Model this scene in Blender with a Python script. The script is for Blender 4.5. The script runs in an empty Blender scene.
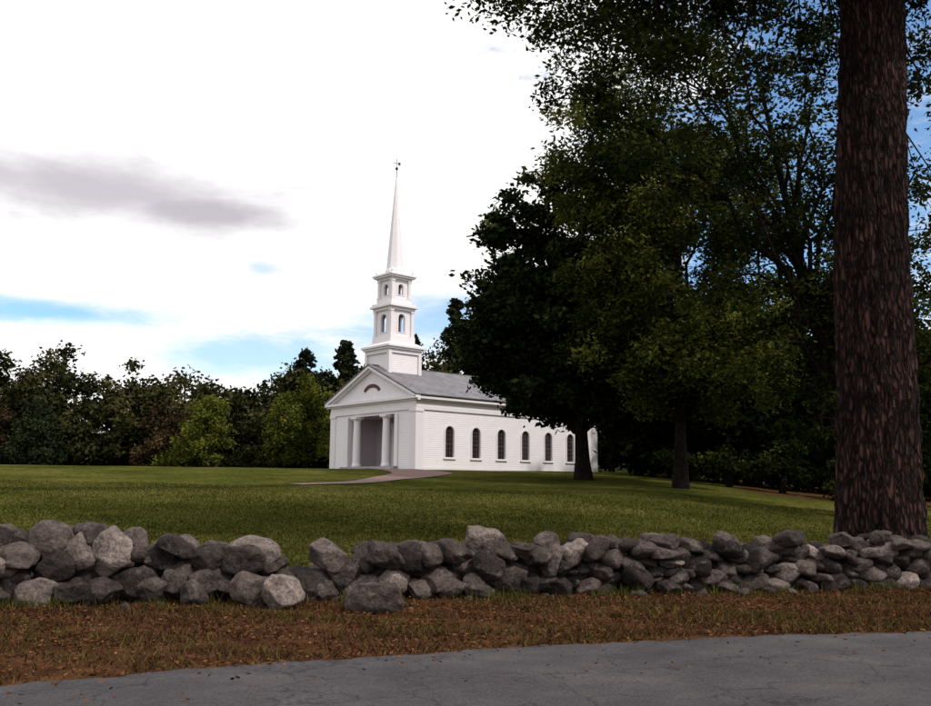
import bpy, bmesh, math, random
import numpy as np
from mathutils import Vector, Matrix
random.seed(7); RNG=np.random.default_rng(7)
scene=bpy.context.scene
COL=scene.collection

# ------------------------------------------------------------------ helpers
def new_mat(name):
    m=bpy.data.materials.new(name); m.use_nodes=True
    nt=m.node_tree; nt.nodes.clear()
    out=nt.nodes.new('ShaderNodeOutputMaterial')
    return m,nt,out
def N(nt,t,**kw):
    n=nt.nodes.new(t)
    for k,v in kw.items(): setattr(n,k,v)
    return n
def L(nt,a,b): nt.links.new(a,b)
def ramp(nt,stops,fac=None,interp='LINEAR'):
    r=nt.nodes.new('ShaderNodeValToRGB'); r.color_ramp.interpolation=interp
    els=r.color_ramp.elements
    while len(els)<len(stops): els.new(0.5)
    for e,(p,c) in zip(els,stops):
        e.position=p; e.color=(c[0],c[1],c[2],1) if not isinstance(c,(int,float)) else (c,c,c,1)
    if fac is not None: L(nt,fac,r.inputs['Fac'])
    return r
def mixc(nt,fac,a,b,mode='MIX'):
    m=nt.nodes.new('ShaderNodeMix'); m.data_type='RGBA'; m.blend_type=mode
    if isinstance(fac,(int,float)): m.inputs['Factor'].default_value=fac
    else: L(nt,fac,m.inputs['Factor'])
    for s,v in ((m.inputs[6],a),(m.inputs[7],b)):
        if isinstance(v,tuple): s.default_value=(v[0],v[1],v[2],1)
        else: L(nt,v,s)
    return m.outputs[2]
def mesh_obj(name,v,f,mat=None,parent=None,smooth=False,attrs=None):
    me=bpy.data.meshes.new(name)
    v=np.asarray(v,dtype=np.float32)
    if isinstance(f,np.ndarray):
        n,k=f.shape
        me.vertices.add(len(v)); me.vertices.foreach_set('co',v.ravel())
        me.loops.add(n*k); me.loops.foreach_set('vertex_index',f.astype(np.int32).ravel())
        me.polygons.add(n); me.polygons.foreach_set('loop_start',np.arange(0,n*k,k,dtype=np.int32))
        me.polygons.foreach_set('loop_total',np.full(n,k,dtype=np.int32))
        me.update(calc_edges=True)
    else:
        me.from_pydata([tuple(map(float,p)) for p in v],[],f)
    if attrs:
        for an,arr in attrs.items():
            a=me.attributes.new(an,'FLOAT','POINT'); a.data.foreach_set('value',np.asarray(arr,dtype=np.float32))
    me.validate()
    if smooth: me.polygons.foreach_set('use_smooth',np.ones(len(me.polygons),dtype=bool))
    if mat: me.materials.append(mat)
    o=bpy.data.objects.new(name,me); COL.objects.link(o)
    if parent: o.parent=parent
    return o
def empty(name,loc=(0,0,0),rz=0):
    e=bpy.data.objects.new(name,None); COL.objects.link(e); e.location=loc; e.rotation_euler=(0,0,rz); e.empty_display_size=.5
    return e
def sstep(a,b,x):
    t=np.clip((x-a)/(b-a),0,1); return t*t*(3-2*t)

# ------------------------------------------------------------------ terrain
def wall_y(x): return 13.0+(np.clip(x,-60,60)+6.4)*.234
def H(x,y):
    x=np.asarray(x,float); y=np.asarray(y,float)
    d=y-wall_y(x)-0.9
    t=np.clip(d/49,0,1)
    h=2.97*(1.15*t-.15*t*t)
    g=1-.52*sstep(.15,.5,x/np.maximum(y,1))
    h=h*g
    r=np.hypot(x,y)
    h=h*(1-.5*sstep(140,320,r))+7.5*sstep(104,165,r)*sstep(20,60,y)
    h=h+t*(1-t)*(.10*np.sin(x*.31+.5)*np.sin(y*.23)+.05*np.sin(x*.9+y*.5))
    return h
def road_edge(x):
    xc=np.clip(x,-5,9)
    y=7.76+.463*(xc+3.8)-.0205*(xc+3.8)*(xc-.35)
    sl=.463-.0205*(2*xc+3.45)
    return y+sl*(x-xc)

# ------------------------------------------------------------------ materials
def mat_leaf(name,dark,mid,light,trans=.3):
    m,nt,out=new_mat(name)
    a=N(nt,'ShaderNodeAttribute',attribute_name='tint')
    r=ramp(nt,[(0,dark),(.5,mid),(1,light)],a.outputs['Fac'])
    d=N(nt,'ShaderNodeBsdfDiffuse'); L(nt,r.outputs[0],d.inputs[0])
    if trans<=0:
        L(nt,d.outputs[0],out.inputs[0]); return m
    t=N(nt,'ShaderNodeBsdfTranslucent'); L(nt,r.outputs[0],t.inputs[0])
    mx=N(nt,'ShaderNodeMixShader'); mx.inputs[0].default_value=trans
    L(nt,d.outputs[0],mx.inputs[1]); L(nt,t.outputs[0],mx.inputs[2])
    L(nt,mx.outputs[0],out.inputs[0]); return m
def mat_bark(name,c1,c2,scale=1.0,bump=1.0):
    m,nt,out=new_mat(name)
    tc=N(nt,'ShaderNodeTexCoord')
    mp=N(nt,'ShaderNodeMapping'); mp.inputs['Scale'].default_value=(7*scale,7*scale,1.6*scale)
    L(nt,tc.outputs['Object'],mp.inputs[0])
    nz=N(nt,'ShaderNodeTexNoise'); nz.inputs['Scale'].default_value=1.2; nz.inputs['Detail'].default_value=5
    L(nt,mp.outputs[0],nz.inputs[0])
    nl=N(nt,'ShaderNodeTexNoise'); nl.inputs['Scale'].default_value=1.1; nl.inputs['Detail'].default_value=4
    L(nt,tc.outputs['Object'],nl.inputs[0])
    ad=N(nt,'ShaderNodeVectorMath',operation='ADD'); L(nt,mp.outputs[0],ad.inputs[0]); L(nt,nz.outputs['Color'],ad.inputs[1])
    vo=N(nt,'ShaderNodeTexVoronoi',feature='DISTANCE_TO_EDGE'); vo.inputs['Scale'].default_value=1.6
    L(nt,ad.outputs[0],vo.inputs[0])
    r=ramp(nt,[(0,0.0),(.28,1.0)],vo.outputs[0])
    c=mixc(nt,r.outputs[0],c1,c2)
    c=mixc(nt,nz.outputs['Fac'],c,tuple(k*1.4 for k in c2),'MIX')
    c=mixc(nt,r.outputs[0],c1,c)
    rl=ramp(nt,[(.3,.5),(.7,1.5)],nl.outputs['Fac'])
    c=mixc(nt,1.0,c,rl.outputs[0],'MULTIPLY')
    b=N(nt,'ShaderNodeBsdfPrincipled'); b.inputs['Roughness'].default_value=.95; b.inputs['Specular IOR Level'].default_value=.12
    L(nt,c,b.inputs['Base Color'])
    bp=N(nt,'ShaderNodeBump'); bp.inputs['Strength'].default_value=bump; bp.inputs['Distance'].default_value=.07
    L(nt,r.outputs[0],bp.inputs['Height']); L(nt,bp.outputs[0],b.inputs['Normal'])
    L(nt,b.outputs[0],out.inputs[0]); return m
def mat_simple(name,col,rough=.6,noise=.1,nscale=3.0,spec=.4,bump=0,metal=0):
    m,nt,out=new_mat(name)
    tc=N(nt,'ShaderNodeTexCoord')
    nz=N(nt,'ShaderNodeTexNoise'); nz.inputs['Scale'].default_value=nscale; nz.inputs['Detail'].default_value=5
    L(nt,tc.outputs['Object'],nz.inputs[0])
    c=mixc(nt,nz.outputs['Fac'],tuple(k*(1-noise) for k in col),tuple(min(1,k*(1+noise)) for k in col))
    b=N(nt,'ShaderNodeBsdfPrincipled'); b.inputs['Roughness'].default_value=rough; b.inputs['Specular IOR Level'].default_value=spec; b.inputs['Metallic'].default_value=metal
    L(nt,c,b.inputs['Base Color'])
    if bump:
        bp=N(nt,'ShaderNodeBump'); bp.inputs['Strength'].default_value=bump; bp.inputs['Distance'].default_value=.02
        L(nt,nz.outputs['Fac'],bp.inputs['Height']); L(nt,bp.outputs[0],b.inputs['Normal'])
    L(nt,b.outputs[0],out.inputs[0]); return m
def mat_clapboard():
    m,nt,out=new_mat('white_clapboard')
    tc=N(nt,'ShaderNodeTexCoord'); sp=N(nt,'ShaderNodeSeparateXYZ'); L(nt,tc.outputs['Object'],sp.inputs[0])
    mu=N(nt,'ShaderNodeMath',operation='MULTIPLY'); mu.inputs[1].default_value=1/.15; L(nt,sp.outputs['Z'],mu.inputs[0])
    fr=N(nt,'ShaderNodeMath',operation='FRACT'); L(nt,mu.outputs[0],fr.inputs[0])
    nz=N(nt,'ShaderNodeTexNoise'); nz.inputs['Scale'].default_value=1.3; nz.inputs['Detail'].default_value=6; L(nt,tc.outputs['Object'],nz.inputs[0])
    c=mixc(nt,nz.outputs['Fac'],(.66,.62,.66),(.78,.745,.775))
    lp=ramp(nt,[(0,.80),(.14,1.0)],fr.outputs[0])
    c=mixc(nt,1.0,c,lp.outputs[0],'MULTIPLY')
    b=N(nt,'ShaderNodeBsdfPrincipled'); b.inputs['Roughness'].default_value=.55
    L(nt,c,b.inputs['Base Color'])
    inv=N(nt,'ShaderNodeMath',operation='SUBTRACT'); inv.inputs[0].default_value=1; L(nt,fr.outputs[0],inv.inputs[1])
    bp=N(nt,'ShaderNodeBump'); bp.inputs['Strength'].default_value=.9; bp.inputs['Distance'].default_value=.03
    L(nt,inv.outputs[0],bp.inputs['Height']); L(nt,bp.outputs[0],b.inputs['Normal'])
    L(nt,b.outputs[0],out.inputs[0]); return m
def mat_rock():
    m,nt,out=new_mat('field_stone')
    tc=N(nt,'ShaderNodeTexCoord'); at=N(nt,'ShaderNodeAttribute',attribute_name='tint')
    n1=N(nt,'ShaderNodeTexNoise'); n1.inputs['Scale'].default_value=3.2; n1.inputs['Detail'].default_value=9; n1.inputs['Roughness'].default_value=.68
    n2=N(nt,'ShaderNodeTexNoise'); n2.inputs['Scale'].default_value=22; n2.inputs['Detail'].default_value=5
    n3=N(nt,'ShaderNodeTexNoise'); n3.inputs['Scale'].default_value=5; n3.inputs['Detail'].default_value=7; n3.inputs['Roughness'].default_value=.7
    for n in (n1,n2,n3): L(nt,tc.outputs['Object'],n.inputs[0])
    base=ramp(nt,[(0,(.016,.011,.011)),(.4,(.052,.039,.036)),(.75,(.110,.084,.076)),(1,(.25,.20,.18))],at.outputs['Fac'])
    r1=ramp(nt,[(.3,.35),(.7,1.5)],n1.outputs['Fac'])
    c=mixc(nt,1.0,base.outputs[0],r1.outputs[0],'MULTIPLY')
    r3=ramp(nt,[(.56,0.0),(.68,.7)],n3.outputs['Fac'])
    c=mixc(nt,r3.outputs[0],c,(.15,.13,.112))
    r2=ramp(nt,[(.35,.5),(.65,1.25)],n2.outputs['Fac'])
    c=mixc(nt,.8,c,r2.outputs[0],'MULTIPLY')
    b=N(nt,'ShaderNodeBsdfPrincipled'); b.inputs['Roughness'].default_value=.9; b.inputs['Specular IOR Level'].default_value=.2
    L(nt,c,b.inputs['Base Color'])
    ad=N(nt,'ShaderNodeMath',operation='ADD'); L(nt,n1.outputs['Fac'],ad.inputs[0]); 
    m2=N(nt,'ShaderNodeMath',operation='MULTIPLY'); m2.inputs[1].default_value=.3; L(nt,n2.outputs['Fac'],m2.inputs[0]); L(nt,m2.outputs[0],ad.inputs[1])
    bp=N(nt,'ShaderNodeBump'); bp.inputs['Strength'].default_value=1.0; bp.inputs['Distance'].default_value=.09
    L(nt,ad.outputs[0],bp.inputs['Height']); L(nt,bp.outputs[0],b.inputs['Normal'])
    L(nt,b.outputs[0],out.inputs[0]); return m
def mat_ground():
    m,nt,out=new_mat('ground')
    tc=N(nt,'ShaderNodeTexCoord')
    def noise(s,d=5,r=.6):
        n=N(nt,'ShaderNodeTexNoise'); n.inputs['Scale'].default_value=s; n.inputs['Detail'].default_value=d; n.inputs['Roughness'].default_value=r
        L(nt,tc.outputs['Object'],n.inputs[0]); return n.outputs['Fac']
    zone=N(nt,'ShaderNodeAttribute',attribute_name='lawn').outputs['Fac']
    lit=N(nt,'ShaderNodeAttribute',attribute_name='litter').outputs['Fac']
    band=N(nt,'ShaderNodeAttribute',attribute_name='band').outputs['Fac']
    nn=noise(3,7,.7)
    g1=ramp(nt,[(.3,(.028,.034,.007)),(.5,(.058,.060,.013)),(.70,(.105,.092,.028))],noise(.18,6,.65))
    g2=ramp(nt,[(.3,.45),(.7,1.5)],noise(6,8,.8))
    lawn=mixc(nt,1.0,g1.outputs[0],g2.outputs[0],'MULTIPLY')
    g3=ramp(nt,[(.35,.6),(.65,1.4)],nn)
    lawn=mixc(nt,1.0,lawn,g3.outputs[0],'MULTIPLY')
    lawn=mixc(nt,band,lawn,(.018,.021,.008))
    b1=ramp(nt,[(.32,(.028,.013,.008)),(.5,(.062,.030,.015)),(.62,(.10,.050,.024)),(.75,(.05,.045,.018))],noise(1.6,8,.75))
    b2=ramp(nt,[(.3,.4),(.7,1.4)],noise(28,4,.7))
    ver=mixc(nt,1.0,b1.outputs[0],b2.outputs[0],'MULTIPLY')
    s=N(nt,'ShaderNodeMath',operation='ADD'); L(nt,lit,s.inputs[0]); L(nt,nn,s.inputs[1])
    s2=N(nt,'ShaderNodeMath',operation='MULTIPLY'); s2.inputs[1].default_value=.6; L(nt,s.outputs[0],s2.inputs[0]); 
    lr=ramp(nt,[(.48,0.0),(.66,.85)],s2.outputs[0])
    lawn=mixc(nt,lr.outputs[0],lawn,ver)
    s3=N(nt,'ShaderNodeMath',operation='ADD'); L(nt,zone,s3.inputs[0]); L(nt,nn,s3.inputs[1])
    s4=N(nt,'ShaderNodeMath',operation='MULTIPLY'); s4.inputs[1].default_value=.5; L(nt,s3.outputs[0],s4.inputs[0])
    zr=ramp(nt,[(.42,0.0),(.58,1.0)],s4.outputs[0])
    c=mixc(nt,zr.outputs[0],ver,lawn)
    b=N(nt,'ShaderNodeBsdfDiffuse')
    L(nt,c,b.inputs[0])
    bp=N(nt,'ShaderNodeBump'); bp.inputs['Strength'].default_value=.7; bp.inputs['Distance'].default_value=.05
    L(nt,nn,bp.inputs['Height']); L(nt,bp.outputs[0],b.inputs['Normal'])
    L(nt,b.outputs[0],out.inputs[0]); return m
def mat_asphalt():
    m,nt,out=new_mat('asphalt')
    tc=N(nt,'ShaderNodeTexCoord')
    def noise(s,d=5,r=.6,mp=None):
        n=N(nt,'ShaderNodeTexNoise'); n.inputs['Scale'].default_value=s; n.inputs['Detail'].default_value=d; n.inputs['Roughness'].default_value=r
        L(nt,tc.outputs['Object'],n.inputs[0]); return n.outputs['Fac']
    a=ramp(nt,[(.3,(.034,.030,.033)),(.5,(.057,.050,.054)),(.7,(.090,.080,.084))],noise(.7,8,.7))
    v0=noise(38,6,.9)
    v=ramp(nt,[(.32,.25),(.5,1.0),(.68,2.1)],v0)
    c=mixc(nt,1.0,a.outputs[0],v.outputs[0],'MULTIPLY')
    vo=N(nt,'ShaderNodeTexVoronoi',feature='DISTANCE_TO_EDGE'); vo.inputs['Scale'].default_value=.8
    nd=N(nt,'ShaderNodeTexNoise'); nd.inputs['Scale'].default_value=2.0; nd.inputs['Detail'].default_value=5; L(nt,tc.outputs['Object'],nd.inputs[0])
    ad=N(nt,'ShaderNodeVectorMath',operation='ADD'); L(nt,tc.outputs['Object'],ad.inputs[0]); L(nt,nd.outputs['Color'],ad.inputs[1]); L(nt,ad.outputs[0],vo.inputs[0])
    cr=ramp(nt,[(0,.25),(.016,1.0)],vo.outputs[0])
    c=mixc(nt,.8,c,cr.outputs[0],'MULTIPLY')
    b=N(nt,'ShaderNodeBsdfPrincipled'); b.inputs['Roughness'].default_value=.85; b.inputs['Specular IOR Level'].default_value=.25
    L(nt,c,b.inputs['Base Color'])
    bp=N(nt,'ShaderNodeBump'); bp.inputs['Strength'].default_value=.8; bp.inputs['Distance'].default_value=.02
    L(nt,v0,bp.inputs['Height']); L(nt,bp.outputs[0],b.inputs['Normal'])
    L(nt,b.outputs[0],out.inputs[0]); return m
def mat_brick():
    m,nt,out=new_mat('brick_paving')
    tc=N(nt,'ShaderNodeTexCoord')
    br=N(nt,'ShaderNodeTexBrick'); br.inputs['Scale'].default_value=4; br.inputs['Color1'].default_value=(.20,.10,.085,1); br.inputs['Color2'].default_value=(.14,.072,.062,1); br.inputs['Mortar'].default_value=(.15,.12,.11,1)
    L(nt,tc.outputs['Object'],br.inputs[0])
    b=N(nt,'ShaderNodeBsdfPrincipled'); b.inputs['Roughness'].default_value=.9
    L(nt,br.outputs[0],b.inputs['Base Color']); L(nt,b.outputs[0],out.inputs[0]); return m
def mat_roof():
    m,nt,out=new_mat('slate_shingles')
    tc=N(nt,'ShaderNodeTexCoord')
    sp=N(nt,'ShaderNodeSeparateXYZ'); L(nt,tc.outputs['Object'],sp.inputs[0])
    cb=N(nt,'ShaderNodeCombineXYZ'); L(nt,sp.outputs['X'],cb.inputs[0]); L(nt,sp.outputs['Z'],cb.inputs[1])
    br=N(nt,'ShaderNodeTexBrick'); br.inputs['Scale'].default_value=2.2; br.inputs['Color1'].default_value=(.13,.12,.135,1); br.inputs['Color2'].default_value=(.19,.175,.195,1); br.inputs['Mortar'].default_value=(.07,.07,.08,1); br.inputs['Mortar Size'].default_value=.015; br.inputs['Row Height'].default_value=.2
    L(nt,cb.outputs[0],br.inputs[0])
    nz=N(nt,'ShaderNodeTexNoise'); nz.inputs['Scale'].default_value=1; nz.inputs['Detail'].default_value=6; L(nt,tc.outputs['Object'],nz.inputs[0])
    r=ramp(nt,[(.3,.75),(.7,1.2)],nz.outputs['Fac'])
    c=mixc(nt,1.0,br.outputs[0],r.outputs[0],'MULTIPLY')
    b=N(nt,'ShaderNodeBsdfPrincipled'); b.inputs['Roughness'].default_value=.65
    L(nt,c,b.inputs['Base Color']); L(nt,b.outputs[0],out.inputs[0]); return m

M_white=mat_simple('white_trim_paint',(.74,.705,.735),.5,.06,2.0)
M_clap=mat_clapboard()
M_roof=mat_roof()
M_glass=mat_simple('window_glass',(.022,.013,.014),.15,.3,1.5,.4)
M_munt=mat_simple('muntin_paint',(.14,.11,.11),.5,.06,2.0)
M_dark=mat_simple('dark_bronze',(.05,.03,.02),.5,.2,3)
M_sign=mat_simple('carved_wood',(.08,.030,.018),.6,.4,8)
M_found=mat_simple('granite_base',(.3,.28,.29),.8,.25,4,.3,.4)
M_door=mat_simple('door_paint',(.18,.15,.16),.5,.05,2)
M_porch_shade=mat_simple('porch_shade_paint',(.44,.38,.41),.6,.06,2)  # porch interior greyed: the recess shade is put into its colour
M_rock=mat_rock(); M_ground=mat_ground(); M_asph=mat_asphalt(); M_brick=mat_brick()
M_bark_big=mat_bark('bark_reddish',(.004,.0025,.0025),(.040,.019,.016),1.15,1.0)
M_bark=mat_bark('bark_dark',(.006,.004,.003),(.017,.012,.010),1.0,.8)

# ------------------------------------------------------------------ ground
t=np.linspace(-6.9,6.9,420)
gx=3*np.sinh(t)*.95; gy=3*np.sinh(t)*.95+15
GX,GY=np.meshgrid(gx,gy)
GZ=H(GX,GY)
V=np.stack([GX.ravel(),GY.ravel(),GZ.ravel()],1)
n=len(t); I,J=np.meshgrid(np.arange(n-1),np.arange(n-1)); a=(J*n+I).ravel()
F=np.stack([a,a+1,a+1+n,a+n],1)
X,Y=V[:,0],V[:,1]
lawn=sstep(-.7,.5,Y-wall_y(X))
litter=.75*np.exp(-((X-5.5)/5.5)**2-((Y-19.5)/3.2)**2)+.9*sstep(.9,.0,Y-wall_y(X))*.6+ .8*sstep(.24,.34,X/np.maximum(Y,1))*sstep(46,52,Y)+.35*np.exp(-((X-6.6)/4)**2-((Y-51)/4)**2)
def seg_dist(X,Y,P):
    d=np.full(X.shape,1e9)
    for (x0,y0),(x1,y1) in zip(P[:-1],P[1:]):
        vx,vy=x1-x0,y1-y0; tt=np.clip(((X-x0)*vx+(Y-y0)*vy)/(vx*vx+vy*vy),0,1)
        d=np.minimum(d,np.hypot(X-x0-tt*vx,Y-y0-tt*vy))
    return d
band=.8*(1-sstep(.35,1.2,seg_dist(X,Y,[(-5.2,43.),(-10,38.5),(-18,33.8),(-40,28)])))  # mown strip darkened, painting the bank's shade into the grass colour
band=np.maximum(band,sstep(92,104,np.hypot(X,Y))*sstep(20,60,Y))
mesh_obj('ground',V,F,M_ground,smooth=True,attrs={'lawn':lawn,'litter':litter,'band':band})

# ------------------------------------------------------------------ road
xs=np.concatenate([np.linspace(-60,-6,30),np.linspace(-5.9,10,180),np.linspace(10.5,80,40)])
ye=road_edge(xs); sl=np.gradient(ye,xs); nx=-sl/np.hypot(1,sl); ny=1/np.hypot(1,sl)
jit=.04*np.sin(xs*2.3)+.035*np.sin(xs*7.1+1)+.025*np.sin(xs*17.3)+.015*np.sin(xs*41)
rows=[]
for k,off in enumerate([0,-.4,-2,-3.2,-4.6,-6.2]):
    o=off+(jit if k==0 else 0)
    rows.append(np.stack([xs+nx*o,ye+ny*o,np.full(len(xs),[.006,.02,.045,.055,.045,.006][k])],1))
V=np.concatenate(rows); m=len(xs); F=[]
for r in range(5):
    for i in range(m-1): F.append((r*m+i,(r+1)*m+i,(r+1)*m+i+1,r*m+i+1))
mesh_obj('road',V,np.array(F),M_asph,smooth=True)

# ------------------------------------------------------------------ brick path
def strip(name,P,W,mat,lift=.012):
    P=np.array(P,float); tt=np.linspace(0,len(P)-1,90); 
    def cr(t):
        i=int(min(t,len(P)-1.0001)); u=t-i
        p=[P[max(i-1,0)],P[i],P[min(i+1,len(P)-1)],P[min(i+2,len(P)-1)]]
        return .5*((2*p[1])+(-p[0]+p[2])*u+(2*p[0]-5*p[1]+4*p[2]-p[3])*u*u+(-p[0]+3*p[1]-3*p[2]+p[3])*u**3)
    C=np.array([cr(x) for x in tt]); d=np.gradient(C,axis=0); d/=np.linalg.norm(d,axis=1)[:,None]
    nn=np.stack([-d[:,1],d[:,0]],1); w=np.interp(tt,range(len(W)),W)
    V=[];F=[];K=7
    for i in range(len(C)):
        for k in range(K):
            q=C[i]+nn[i]*w[i]*(k/(K-1)-.5); V.append((q[0],q[1],float(H(q[0],q[1]))+lift))
    for i in range(len(C)-1):
        for k in range(K-1): F.append((i*K+k,i*K+k+1,(i+1)*K+k+1,(i+1)*K+k))
    mesh_obj(name,V,np.array(F),mat,smooth=True)
strip('brick_path',[(-7.9,68.6),(-6.6,65.5),(-4.0,61.5),(-2.7,57.0),(-3.0,53),(-3.9,48.5),(-5.0,44.2),(-7.5,41)],[2.4,2.6,3.4,3.8,3.0,2.0,1.4,.8],M_brick,.03)

# ------------------------------------------------------------------ church
ANG=math.radians(41.6)
BZ=3.0
church=empty('white_church',(-3.6,66.0,BZ),ANG)
Lc,Wc,Hc=19.8,10.9,5.05
def box(name,x0,x1,y0,y1,z0,z1,mat=None):
    V=[(x,y,z) for x in (x0,x1) for y in (y0,y1) for z in (z0,z1)]
    F=[(0,1,3,2),(4,6,7,5),(0,4,5,1),(2,3,7,6),(0,2,6,4),(1,5,7,3)]
    return mesh_obj(name,V,F,mat or M_white,church)
def panel(name,outline,holes,fn,thick,mat):
    bm=bmesh.new(); edges=[]
    for loop in [outline]+holes:
        vs=[bm.verts.new((u,v,0)) for u,v in loop]
        for i in range(len(vs)): edges.append(bm.edges.new((vs[i],vs[(i+1)%len(vs)])))
    bmesh.ops.triangle_fill(bm,edges=edges,use_beauty=True,use_dissolve=False)
    r=bmesh.ops.extrude_face_region(bm,geom=bm.faces[:])
    for v in r['geom']:
        if isinstance(v,bmesh.types.BMVert): v.co.z=thick
    for v in bm.verts: v.co=Vector(fn(v.co.x,v.co.y,v.co.z))
    bmesh.ops.recalc_face_normals(bm,faces=bm.faces[:])
    me=bpy.data.meshes.new(name); bm.to_mesh(me); bm.free(); me.materials.append(mat)
    o=bpy.data.objects.new(name,me); COL.objects.link(o); o.parent=church; return o
def arch(cx,w,z0,z1,n=12):
    r=w/2; pts=[(cx-r,z0),(cx+r,z0)]
    for i in range(n+1):
        a=math.pi*i/n; pts.append((cx+r*math.cos(a),z1+r*math.sin(a)))
    return pts
def prism(name,prof,axis,a0,a1,mat):
    def fn(u,v,w):
        p=a0+(a1-a0)*w
        return (p,u,v) if axis=='x' else (u,p,v)
    return panel(name,prof,[],fn,1.0,mat)

wins=[3.2+2.65*i for i in range(6)]
side=lambda off: (lambda u,v,w:(u,off+w,v))
holes=[arch(c,.85,.97,2.85) for c in wins]
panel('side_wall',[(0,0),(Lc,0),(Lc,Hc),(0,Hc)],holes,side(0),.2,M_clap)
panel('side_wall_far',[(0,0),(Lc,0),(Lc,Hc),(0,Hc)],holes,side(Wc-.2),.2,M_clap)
for k,c in enumerate(wins):
    for yy,s in ((0,1),(Wc,-1)):
        panel(f'window_frame_{k}',arch(c,1.09,.91,2.85),[arch(c,.85,.972,2.85)],(lambda u,v,w,yy=yy,s=s:(u,yy-s*.05+s*w,v)),.048,M_white)
        panel(f'window_glass_{k}',arch(c,.86,.97,2.85),[],(lambda u,v,w,yy=yy,s=s:(u,yy+s*.14+s*w,v)),.02,M_glass)
        y0,y1=sorted((yy+s*.105,yy+s*.135))
        for du in (-.14,.14): box(f'muntin_{k}',c+du-.009,c+du+.009,y0,y1,.97,3.2,M_munt)
        for zz in (1.3,1.63,2.29,2.62,2.9): box(f'muntin_{k}',c-.425,c+.425,y0+.003,y1-.003,zz-.009,zz+.009,M_munt)
        box(f'sash_rail_{k}',c-.425,c+.425,y0-.01,y1+.01,1.94,1.98,M_munt)
        y0,y1=sorted((yy-s*.1,yy-s*.001))
        box(f'window_sill_{k}',c-.6,c+.6,y0,y1,.83,.91)
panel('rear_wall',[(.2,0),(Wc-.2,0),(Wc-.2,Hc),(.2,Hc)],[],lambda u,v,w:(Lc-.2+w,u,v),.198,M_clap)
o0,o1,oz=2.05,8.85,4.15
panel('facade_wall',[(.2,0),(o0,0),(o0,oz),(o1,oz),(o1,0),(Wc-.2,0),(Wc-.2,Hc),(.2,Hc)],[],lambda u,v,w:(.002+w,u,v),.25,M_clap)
PD=3.0
box('porch_side_a',.25,PD,o0-.15,o0-.001,0,oz,M_porch_shade)
box('porch_side_b',.25,PD,o1+.001,o1+.15,0,oz,M_porch_shade)
box('porch_back_wall',PD,PD+.2,o0-.2,o1+.2,0,oz+.2,M_porch_shade)
box('porch_ceiling',.253,PD,o0-.15,o1+.15,oz+.001,oz+.15,M_porch_shade)
box('porch_floor',-.5,PD,o0+.002,o1-.002,-.3,.30,M_found)
box('porch_step_1',-.95,-.5,o0+.2,o1-.2,-.3,.15,M_found)
box('porch_step_2',-1.4,-.95,o0+.2,o1-.2,-.4,.02,M_found)
box('door_surround_l',PD-.1,PD-.002,4.2,4.5,.3,3.4); box('door_surround_r',PD-.1,PD-.002,6.4,6.7,.3,3.4)
box('door_lintel',PD-.14,PD-.002,4.1,6.8,3.4,3.8)
for k in range(2):
    box(f'door_leaf_{k}',PD-.06,PD-.01,4.503+k*.96,5.44+k*.96,.3,3.39,M_door)
    for j in range(3): box(f'door_panel_{k}',PD-.085,PD-.06,4.62+k*.96,5.32+k*.96,.5+j*.95,1.3+j*.95,M_door)
def lathe(name,cx,cy,prof,seg,mat):
    V=[];F=[]
    for r,z in prof:
        for i in range(seg):
            a=2*math.pi*i/seg+math.pi/seg; V.append((cx+r*math.cos(a),cy+r*math.sin(a),z))
    for j in range(len(prof)-1):
        for i in range(seg): F.append((j*seg+i,j*seg+(i+1)%seg,(j+1)*seg+(i+1)%seg,(j+1)*seg+i))
    F.append(tuple(range(seg))[::-1]); F.append(tuple(range((len(prof)-1)*seg,len(prof)*seg)))
    return mesh_obj(name,V,F,mat,church,smooth=False)
for k,cy in enumerate((3.55,7.35)):
    lathe(f'column_{k}',.02,cy,[(.38,.3),(.38,.42),(.34,.48),(.32,.6),(.315,1.6),(.27,3.75),(.27,3.8),(.30,3.83),(.30,3.88),(.38,3.98)],28,M_white)
    box(f'column_capital_{k}',-.36,.40,cy-.38,cy+.38,3.98,oz-.002)
for k,cy in enumerate((o0+.2,o1-.2)):
    box(f'anta_{k}',-.09,.4,cy-.2+(.003 if k==0 else 0),cy+.2-(.003 if k else 0),.3,oz-.003)
for k,(x0,x1,y0,y1) in enumerate([(-.07,.62,-.07,.62),(-.07,.62,Wc-.62,Wc+.07),(Lc-.62,Lc+.07,-.07,.62),(Lc-.62,Lc+.07,Wc-.62,Wc+.07)]):
    box(f'corner_pilaster_{k}',x0,x1,y0,y1,.0,4.35)
    box(f'pilaster_cap_{k}',x0-.05,x1+.05,y0-.05,y1+.05,4.2,4.353)
box('foundation',-.03,Lc+.03,-.03,Wc+.03,-.9,-.001,M_found)
box('water_table',-.045,Lc+.045,-.045,-.001,0.0,.22); 
for nm,(z0,z1,p) in {'architrave':(4.355,4.62,.10),'frieze':(4.62,5.0,.07),'cornice_bed':(5.0,5.12,.22),'cornice':(5.12,5.30,.42)}.items():
    box(nm+'_front',-p,.3,-p,Wc+p,z0,z1); box(nm+'_side',.301,Lc+p,-p,.19,z0,z1); box(nm+'_side_far',.301,Lc+p,Wc-.19,Wc+p,z0,z1)
    box(nm+'_rear',Lc-.2,Lc+p-.002,.191,Wc-.191,z0,z1-.002)
ry=Wc/2; zr=8.0; e=.5
panel('pediment_tympanum',[(.1,5.3),(Wc-.1,5.3),(ry,zr-.18)],[],lambda u,v,w:(.02+w,u,v),.15,M_clap)
panel('rear_gable',[(.1,5.3),(Wc-.1,5.3),(ry,zr-.18)],[],lambda u,v,w:(Lc-.1+w,u,v),.1,M_clap)
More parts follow.
